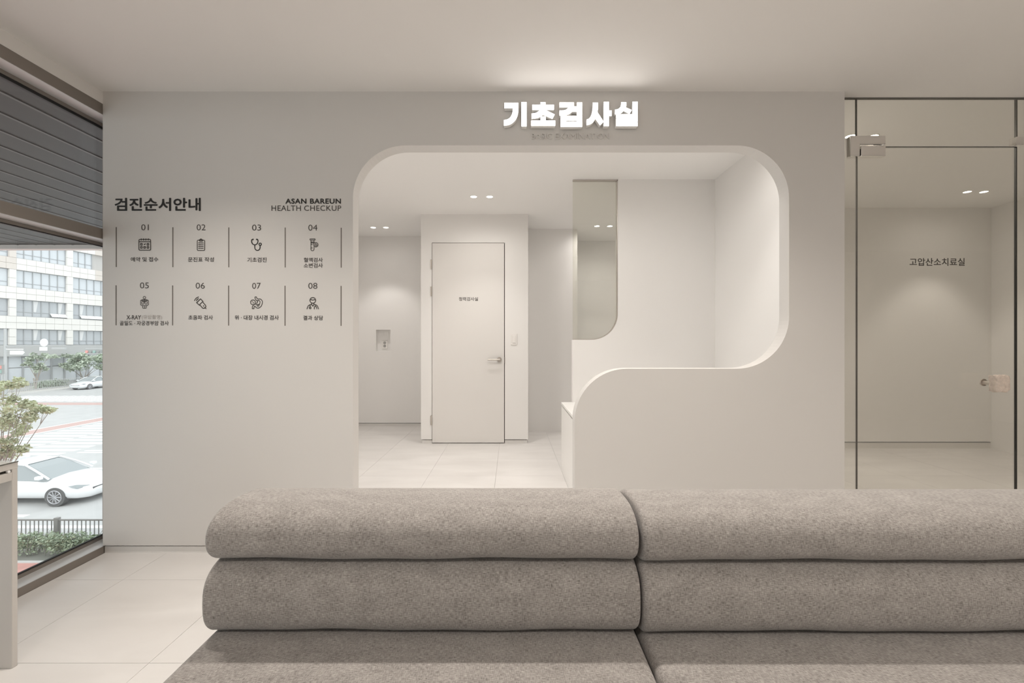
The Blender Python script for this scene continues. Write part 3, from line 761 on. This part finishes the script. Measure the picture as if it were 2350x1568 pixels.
# canopy soffit outside the window
cp = empty('canopy', (0, 0, 0), label='dark ribbed metal soffit of the overhang outside the window', cat='canopy')
ZS = 2.60; pitch = .27; n = 0
x = -2.40
while x > -9.6:
    box('soffit_plank', x - pitch + .004, -2.5, ZS, x - .004, 6.80, ZS + .03, M['soffit'], cp)
    box('soffit_rib', x - .010, -2.5, ZS - .005, x + .010, 6.80, ZS + .002, M['soffit_rib'], cp); x -= pitch; n += 1
box('soffit_back', -9.7, -2.5, ZS + .03, -2.38, 6.80, ZS + .12, M['soffit'], cp)
box('fascia', -9.8, 6.80, ZS - .06, -2.38, 6.92, ZS + .3, M['soffit_edge'], cp)

# railing and hedge
fy = 12.16
rl = empty('railing', (-12, fy, G + .06), label='dark metal railing behind the hedge below the window', cat='railing')
for z in (.08, .62): box('rail', -3.2, -.02, z, 4.5, .02, z + .035, M['fence'], rl)
pk = None
for k in range(68):
    xx = -3.15 + .113*k
    if pk is None: pk = MB().box(-.009, -.009, .1, .009, .009, .63).build('picket', M['fence'], rl, loc=(xx, 0, 0))
    else: link('picket', pk.data, None, rl, loc=(xx, 0, 0))
for xx in (-1.95, .05, 2.05): box('post', xx - .05, -.05, 0, xx + .05, .05, .70, M['fence'], rl)

def leaf_cloud(blobs, size, count, rnd, flat=.0):
    mb = MB()
    for _ in range(count):
        c, rad = blobs[rnd.randrange(len(blobs))]
        while True:
            d = Vector((rnd.uniform(-1,1), rnd.uniform(-1,1), rnd.uniform(-1,1)))
            if .2 < d.length <= 1: break
        p = Vector((c[0] + d.x*rad[0], c[1] + d.y*rad[1], c[2] + d.z*rad[2]))
        a = Vector((rnd.uniform(-1,1), rnd.uniform(-1,1), rnd.uniform(-.6,.6))).normalized()
        b = a.cross(Vector((rnd.uniform(-1,1), rnd.uniform(-1,1), rnd.uniform(-1,1)))).normalized()
        s = size*rnd.uniform(.6, 1.3)
        mb.add([p, p + a*s*.5 + b*s*.28, p + a*s, p + a*s*.5 - b*s*.28], [(0,1,2,3)])
    return mb
rnd = random.Random(3)
hg = empty('hedge', (-12, 11.62, G + .06), label='trimmed green hedge between the railing and red pavement', cat='hedge')
blobs = [((rnd.uniform(-3.2, 4.4), rnd.uniform(-.22, .02), rnd.uniform(.18, .44)), (.28, .20, .16)) for _ in range(90)]
lf = leaf_cloud(blobs, .072, 18000, rnd).build('leaves', M['hedge'], hg); lf['kind'] = 'stuff'
mb = MB()
for k in range(120):
    xx = rnd.uniform(-3.2, 4.4); yy = rnd.uniform(-.2, .2)
    mb.tube([(xx, yy, 0), (xx + rnd.uniform(-.1,.1), yy + rnd.uniform(-.08,.08), .25), (xx + rnd.uniform(-.2,.2), yy + rnd.uniform(-.1,.1), .5)], [.012, .009, .004], 5)
st_ = mb.build('stems', M['hedge_in'], hg); st_['kind'] = 'stuff'

def tree(name, base, label, mat, trunk_h, crown, leaf, count, seed, group=None, rt=.06, multi=3):
    rnd = random.Random(seed)
    t = empty(name, base, label=label, cat='tree', group=group)
    tips = []; mb = MB()
    for s in range(multi):
        a = 2*math.pi*s/multi + rnd.uniform(-.4, .4)
        p0 = Vector((0, 0, 0)); p1 = Vector((.25*math.cos(a)*rt*8, .25*math.sin(a)*rt*8, trunk_h))
        mb.tube([p0, p0.lerp(p1, .5) + Vector((0, 0, .05)), p1], [rt, rt*.8, rt*.55], 8)
        tips.append(p1)
    bl = []
    for (c, rad) in crown:
        c = Vector(c); tp = min(tips, key=lambda q: (q - c).length)
        mid = tp.lerp(c, .5) + Vector((0, 0, .1*rad[2]))
        mb.tube([tp, mid, c], [rt*.45, rt*.28, rt*.1], 6)
        for _ in range(4):
            e = c + Vector((rnd.uniform(-1,1)*rad[0], rnd.uniform(-1,1)*rad[1], rnd.uniform(-1,1)*rad[2]))*.85
            mb.tube([mid.lerp(c, .6), e], [rt*.16, rt*.05], 5)
            bl.append((tuple(e), tuple(r_*.42 for r_ in rad)))
        bl.append((tuple(c), tuple(r_*.8 for r_ in rad)))
    mb.build('trunk', M['bark'], t)
    f = leaf_cloud(bl, leaf, count, rnd).build('foliage', mat, t); f['kind'] = 'stuff'
    return t
# near tree: pixel spots on plane Y=9.6
Yn = 9.4
bt = (wx(-10, Yn), Yn, G + .05)
def nb(px, py, rx, rz): 
    X, Y, Z = W(px, py, Yn + rnd.uniform(-.35, .35)); return ((X - bt[0], Y - bt[1], Z - bt[2]), (rx, rx, rz))
crown = [nb(10, 885, .22, .12), nb(42, 878, .16, .08), nb(-25, 900, .3, .2), nb(15, 915, .28, .16), nb(55, 925, .2, .10), nb(90, 935, .22, .08), nb(115, 942, .16, .05), nb(40, 950, .28, .16), nb(5, 965, .25, .2), nb(70, 958, .18, .09), nb(48, 985, .2, .12), nb(25, 1010, .15, .12), nb(40, 1030, .12, .08), nb(5, 1040, .2, .12), nb(-30, 980, .3, .25), nb(-20, 1060, .3, .2)]
tree('street_tree', bt, 'slim olive-leaved tree close outside the window above the console table', M['leaf_y'], 2.4, crown, .058, 6500, 11, rt=.03)
# far trees
def far_tree(px, pyb, Y, label, blobs, count, leaf, seed):
    base = (wx(px, Y), Y, G + .12)
    cr = []
    for (x, y, rx, ry) in blobs:
        X, YY, Z = W(x, y, Y); k = Y / F
        cr.append(((X - base[0], rnd.uniform(-.5, .5), Z - base[2]), (rx*k, rx*k*.8, ry*k)))
    tree('street_tree', base, label, M['leaf_f'], max(.8, wz(pyb, Y) - base[2]), cr, leaf, count, seed, 'trees in front of the office building', rt=.10)
far_tree(82, 868, 53, 'thin sparse tree on the far pavement beside the round road sign', [(80, 820, 12, 8), (65, 823, 10, 5), (110, 818, 14, 5), (85, 845, 12, 9), (98, 838, 8, 6), (66, 835, 6, 5)], 900, .30, 5)
far_tree(190, 868, 59, 'broad leafy tree on the far pavement behind the parked sedan', [(185, 818, 26, 8), (165, 832, 20, 10), (205, 830, 26, 11), (228, 825, 18, 12), (190, 845, 26, 8), (150, 842, 12, 6), (225, 843, 14, 6)], 3600, .32, 6)
# far fence + hedge on the pavement
ff = empty('railing', (-53.2, 56, G + .12), label='thin grey railing along the far pavement', cat='railing')
mb = MB()
for k in range(170): mb.box(-.015, -16 + .2*k, 0, .015, -15.97 + .2*k, 1.05)
o = mb.build('pickets', M['pole'], ff); o['kind'] = 'stuff'
for z in (.08, .95): box('rail', -.02, -16, z, .02, 18, z + .05, M['pole'], ff)
fh = empty('hedge', (-55.3, 58, G + .12), label='low haze-paled hedge behind the far railing', cat='hedge')
bl = [((rnd.uniform(-.08, .08), rnd.uniform(-3.9, -.9), rnd.uniform(.2, .6)), (.22, .8, .35)) for _ in range(50)]
o = leaf_cloud(bl, .2, 1800, rnd).build('leaves', M['leaf_f'], fh); o['kind'] = 'stuff'

# ---- office building
th = math.atan2(.113, .9936)
bd = empty('office_building', (-58, 54.2, G), -th, 'cream office block with long window bands across the street', 'building')
ca, sa = .113, .9936
def sv(px):
    k = (px - CX) / F; return (k*54.2 + 58) / (ca - k*sa)
kz_ = 54.2 / F
def bz(py): return H - (py - CY)*kz_ - G
S0, S1 = -26.0, 24.0
g1 = sv(21.5); g2a, g2b = sv(38), sv(154); g3a = sv(168); gw = g2b - g2a; g3b = g3a + gw*1.05; g3t = sv(214)
rows = [(bz(755), bz(792)), (bz(687), bz(726)), (bz(619), bz(659)), (bz(551), bz(592)), (bz(483), bz(524))]
top_z = bz(455)
box('core_wall', -9, S0, rows[0][1] - .3, -.35, S1, top_z, M['core'], bd)
panel_cache = {}
def cpanel(s0, s1, z0, z1, mat):
    key = (round(s1-s0, 3), round(z1-z0, 3), mat.name)
    if key not in panel_cache:
        o = MB().box(-.35, .012, .012, 0, s1-s0-.012, z1-z0-.012).build('cladding_panel', mat, bd); panel_cache[key] = o.data
    else: o = link('cladding_panel', panel_cache[key], None, bd)
    o.location = (0, s0, z0)
def is_beige(s, z): return (s < g2a - .1 and z > bz(618)) or (s > g3t + .05 and z > bz(645))
bands = []
zprev = rows[0][1] - .02
for i in range(len(rows)-1): bands.append((rows[i][0], rows[i+1][1]))
bands.append((rows[-1][0], top_z))
ns = 22; ds = (S1 - S0)/ns
step = 1.02
for (z0, z1) in bands:
    zm_ = (z0+z1)/2
    s = g2a - step*25
    while s < 14:
        for (a, b) in ((z0, zm_), (zm_, z1)): cpanel(s, s + step, a, b, M['clad2'] if is_beige(s + .3, (a+b)/2) else M['clad'])
        s += step
pw_ = g2a - g1
groups = [(g1 - gw, g1), (g2a, g2b), (g3a, g3b), (g1 - 2*gw - pw_, g1 - gw - pw_), (g1 - 3*gw - 2*pw_, g1 - 2*gw - 2*pw_), (g1 - 4*gw - 3*pw_, g1 - 3*gw - 3*pw_)]
for i, (zt3_, zb3_) in enumerate(rows):
    zm_ = (zt3_ + zb3_)/2
    for (a, b) in ((g1, g2a), (g2b, g3a), (g3b, g3b + 1.0)) + tuple((g1 - q*gw - q*pw_, g1 - q*gw - (q-1)*pw_) for q in (1, 2, 3)):
        for (c, d) in ((zb3_, zm_), (zm_, zt3_)): cpanel(a, b, c, d, M['clad2'] if is_beige((a+b)/2, (c+d)/2) else M['clad'])
    for gi, (a, b) in enumerate(groups):
        n_p = 6
        if gi == 2 and i >= 3: b = g3t; n_p = 3
        w_ = (b - a)/n_p; hh = zt3_ - zb3_
        fr = MB().box(-.34, a, zb3_, -.22, b, zb3_ + .06).box(-.34, a, zt3_ - .06, -.22, b, zt3_).box(-.34, a, zb3_ + hh*.26, -.24, b, zb3_ + hh*.26 + .05)
        for k in range(n_p + 1): fr.box(-.34, a + w_*k - .035, zb3_, -.22, a + w_*k + .035, zt3_)
        f_o = fr.build('window', M['wframe'], bd)
        pm = M['pane'] if i >= 2 else M['pane_dark']
        key = (round(w_, 3), round(hh, 3), pm.name)
        for k in range(n_p):
            opened = (i == 1 and ((gi == 1 and k >= 4) or (gi == 2 and k >= 1)))
            for (q0, q1, nm) in ((.26, 1, 'u'), (0, .26, 'l')):
                kk = key + (nm,)
                if kk not in panel_cache:
                    o = MB().box(-.31, 0, 0, -.29, w_, hh*(q1-q0)).build('pane', pm, f_o); panel_cache[kk] = o.data
                else: o = link('pane', panel_cache[kk], None, f_o)
                o.location = (0, a + w_*k, zb3_ + hh*q0)
                if opened and nm == 'l':
                    o2 = MB().box(-.02, .03, -hh*.26, .03, w_ - .03, 0).build('pane', M['signwhite'], f_o, loc=(-.22, a + w_*k, zb3_ + hh*.26)); o2.rotation_euler = (0, R(-38), 0)
        if i in (0, 1) and gi > 0:
            for k in range(n_p):
                if (k*7 + i*3 + gi) % 3 == 0:
                    cwd = w_*.55
                    MB().add([(-.285, a + w_*k + .1, zt3_ - .08), (-.285, a + w_*k + .1 + cwd, zt3_ - .08), (-.28, a + w_*k + .1 + cwd*.55, zb3_ + hh*.3), (-.28, a + w_*k + .1, zb3_ + hh*.3)], [(0,1,2,3)]).build('curtain', M['curtain'], f_o)
    
# podium
pz = rows[0][1] - .02
box('podium_band', -.6, S0, bz(818), -.05, S1, pz, M['podium'], bd)
box('podium_wall', -9, S0, 0, -.7, S1, bz(818), M['podium'], bd)
s = g2a - 25.3; k = 0
while s < 16:
    w_ = 1.55
    box('podium_pane', -.66, s + .08, .5, -.6, s + w_ - .08, 2.4, M['pane'] if k % 3 else M['pane_dark'], bd)
    box('podium_pane', -.66, s + .08, 2.48, -.6, s + w_ - .08, bz(818), M['pane_dark'] if k % 2 else M['pane'], bd)
    box('podium_mullion', -.7, s - .09, 0, -.5, s + .09, bz(818), M['wframe'], bd)
    s += w_; k += 1

# ---- cars
def wheel(parent, x, y, r_=.33):
    t = MB().tube([(x, y - .11, r_), (x, y + .11, r_)], r_, 28).build('tyre', M['tyre'], parent)
    mb = MB()
    for sgn in (-1, 1):
        yy = y + sgn*.112
        mb.tube([(x, yy - .004, r_), (x, yy + .004, r_)], r_*.2, 14)
        for k in range(10):
            a = 2*math.pi*k/10
            mb.tube([(x, yy, r_), (x + r_*.66*math.cos(a), yy, r_ + r_*.66*math.sin(a))], .022, 5)
        mb.tube([(x + r_*.68*math.cos(2*math.pi*q/24), yy, r_ + r_*.68*math.sin(2*math.pi*q/24)) for q in range(25)], .02, 5, cap=False)
    mb.build('rim', M['rim'], t)
def sedan(name, loc, rz, label, group=None):
    """front at +x; length 4.6, width 1.82"""
    c = empty(name, loc, rz, label, 'car', group)
    st = [(2.28, .34, .52, .50), (2.22, .22, .66, .74), (2.0, .19, .74, .86), (1.55, .18, .84, .90), (1.0, .18, .93, .91), (.4, .18, .97, .915), (-.6, .18, .98, .915), (-1.3, .18, 1.0, .91), (-1.8, .19, 1.03, .89), (-2.15, .24, 1.02, .82), (-2.27, .36, .92, .66), (-2.3, .44, .82, .5)]
    mb = MB(); nq = 14
    for (x, z0, z1, hw) in st:
        for k in range(nq):
            t = 2*math.pi*k/nq + math.pi/nq; cs, sn = math.cos(t), math.sin(t)
            mb.v.append((x, hw*math.copysign(abs(cs)**.45, cs), (z0+z1)/2 + (z1-z0)/2*math.copysign(abs(sn)**.55, sn)))
    for i in range(len(st)-1):
        for k in range(nq): mb.f.append((i*nq+k, i*nq+(k+1) % nq, (i+1)*nq+(k+1) % nq, (i+1)*nq+k))
    mb.f.append(tuple(range(nq))); mb.f.append(tuple((len(st)-1)*nq+k for k in range(nq)))
    body = mb.build('body', M['car'], c, smooth=True)
    # cabin
    cs_ = [(1.05, .90, .76, .915), (.45, 1.22, .66, .93), (.05, 1.38, .60, .94), (-.5, 1.425, .59, .95), (-1.1, 1.36, .60, .96), (-1.6, 1.17, .65, .98), (-2.0, 1.02, .70, 1.0)]
    mb = MB()
    for (x, zt, ht, zb) in cs_:
        mb.v += [(x, -.83, zb - .06), (x, -ht, zt - .03), (x, -ht + .1, zt), (x, ht - .1, zt), (x, ht, zt - .03), (x, .83, zb - .06)]
    for i in range(len(cs_)-1):
        for k in range(5): mb.f.append((i*6+k, i*6+k+1, (i+1)*6+k+1, (i+1)*6+k))
    cab = mb.build('cabin', M['carglass'], c, smooth=False)
    # roof skin and pillars
    mb = MB()
    rf = [(.12, 1.36, .60), (-.5, 1.425, .59), (-1.1, 1.36, .60)]
    for (x, zt, ht) in rf: mb.v += [(x, -ht - .02, zt - .02), (x, -ht + .1, zt + .014), (x, ht - .1, zt + .014), (x, ht + .02, zt - .02)]
    for i in range(2):
        for k in range(3): mb.f.append((i*4+k, i*4+k+1, (i+1)*4+k+1, (i+1)*4+k))
    for sgn in (-1, 1):
        for (xa, za, ya, xb, zb, yb, w_) in ((1.08, .93, .80, .10, 1.375, .605, .035), (-.45, .97, .845, -.45, 1.40, .60, .03), (-1.05, 1.37, .605, -1.95, 1.03, .76, .06)):
            mb.tube([(xa, sgn*ya, za), ((xa+xb)/2, sgn*((ya+yb)/2 + .012), (za+zb)/2 + .02), (xb, sgn*yb, zb)], w_, 6)
    mb.build('roof', M['car'], c, smooth=False)
    for sgn in (-1, 1):
        wheel(c, 1.38, sgn*.80); wheel(c, -1.32, sgn*.80)
        mb = MB()
        mb.box(.85, sgn*.90, .96, 1.02, sgn*1.06, 1.08).build('wing_mirror', M['car'], c, bevel=.03)
        mb = MB().add([(2.24, sgn*.52, .60), (2.06, sgn*.86, .62), (1.80, sgn*.905, .70), (1.98, sgn*.80, .73), (2.2, sgn*.55, .66)], [(0,1,2,3,4)])
        mb.build('headlight', M['carglass'], c)
        box('door_handle', -.05, sgn*.915, .80, .12, sgn*.935, .825, M['rim'], c)
    box('grille', 2.235, -.5, .36, 2.275, .5, .56, M['tyre'], c, bevel=.01)
    box('number_plate', 2.275, -.26, .42, 2.29, .26, .52, M['signwhite'], c)
    return c
sedan('sedan', (-49.7, 54.9, G), R(-90), 'parked white sedan across the street in front of the railing')
sedan('sedan', (-16.3, 16.0, G), 0, 'white sedan driving past just beyond the railing').scale = (1, 1, .94)

# ---- signs and signals
Yp = 47.0
pl = empty('sign_pole', (wx(12, Yp), Yp, G + .12), label='grey street pole with mast arm, arrow sign and round sign', cat='pole')
ox_, oz_ = pl.location.x, pl.location.z
lx = lambda px: wx(px, Yp) - ox_
lz = lambda py: wz(py, Yp) - oz_
MB().tube([(0, 0, 0), (0, 0, lz(755))], [.16, .11], 14).build('post', M['pole'], pl)
MB().tube([(0, 0, lz(795)), (lx(150), 0, lz(793))], [.07, .05], 10).build('mast_arm', M['pole'], pl)
MB().tube([(0, 0, lz(802)), (lx(53), 0, lz(802))], .05, 10).build('bracket', M['signwhite'], pl)
MB().prism_y([(lx(24), lz(805)), (lx(53), lz(805)), (lx(57.5), lz(809)), (lx(53), lz(814)), (lx(24), lz(814))], -.06, -.02).build('arrow_sign', M['signwhite'], pl)
MB().prism_y([(lx(102.5) + .40*math.cos(2*math.pi*k/28), lz(786.5) + .40*math.sin(2*math.pi*k/28)) for k in range(28)], -.09, -.05).build('round_sign', M['signwhite'], pl)
box('sign_plate', lx(92.5), -.09, lz(805), lx(110), -.05, lz(796.5), M['signwhite'], pl)
box('lamp_housing', lx(120), -.1, lz(801.5), lx(150), .1, lz(797.5), M['pole'], pl)
ps = empty('pedestrian_signal', (wx(3, 46), 46, wz(848, 46)), label='small red and green pedestrian signal left of the grey pole', cat='signal')
box('housing', -.2, -.1, -.45, .2, .1, .45, M['housing'], ps)
box('red_lens', -.15, -.12, .05, .15, -.1, .38, M['red'], ps); box('green_lens', -.15, -.12, -.38, .15, -.1, -.05, M['green'], ps)
MB().tube([(.0, .05, -.45), (0, .05, G + .12 - wz(848, 46))], .05, 8).build('post', M['pole'], ps)
Yt = 50.0
ts = empty('traffic_signal', (wx(262, Yt), Yt, G), label='horizontal four-lamp traffic signal over the leafy tree', cat='signal')
qx = lambda px: wx(px, Yt) - wx(262, Yt)
qz = lambda py: wz(py, Yt) - G
MB().tube([(0, 0, 0), (0, 0, qz(795))], [.14, .1], 12).build('post', M['pole'], ts)
MB().tube([(0, 0, qz(801.5)), (qx(197), 0, qz(801.5))], .05, 8).build('mast_arm', M['pole'], ts)
box('housing', qx(198), -.12, qz(811), qx(233), .1, qz(804), M['housing'], ts)
for k, mm in enumerate(('red', 'housing', 'green', 'housing')):
    cx_ = qx(202 + 8.6*k); cz_ = qz(807.5)
    MB().tube([(cx_, -.12, cz_), (cx_, -.2, cz_)], .15, 14).build('signal_lens', M[mm], ts)
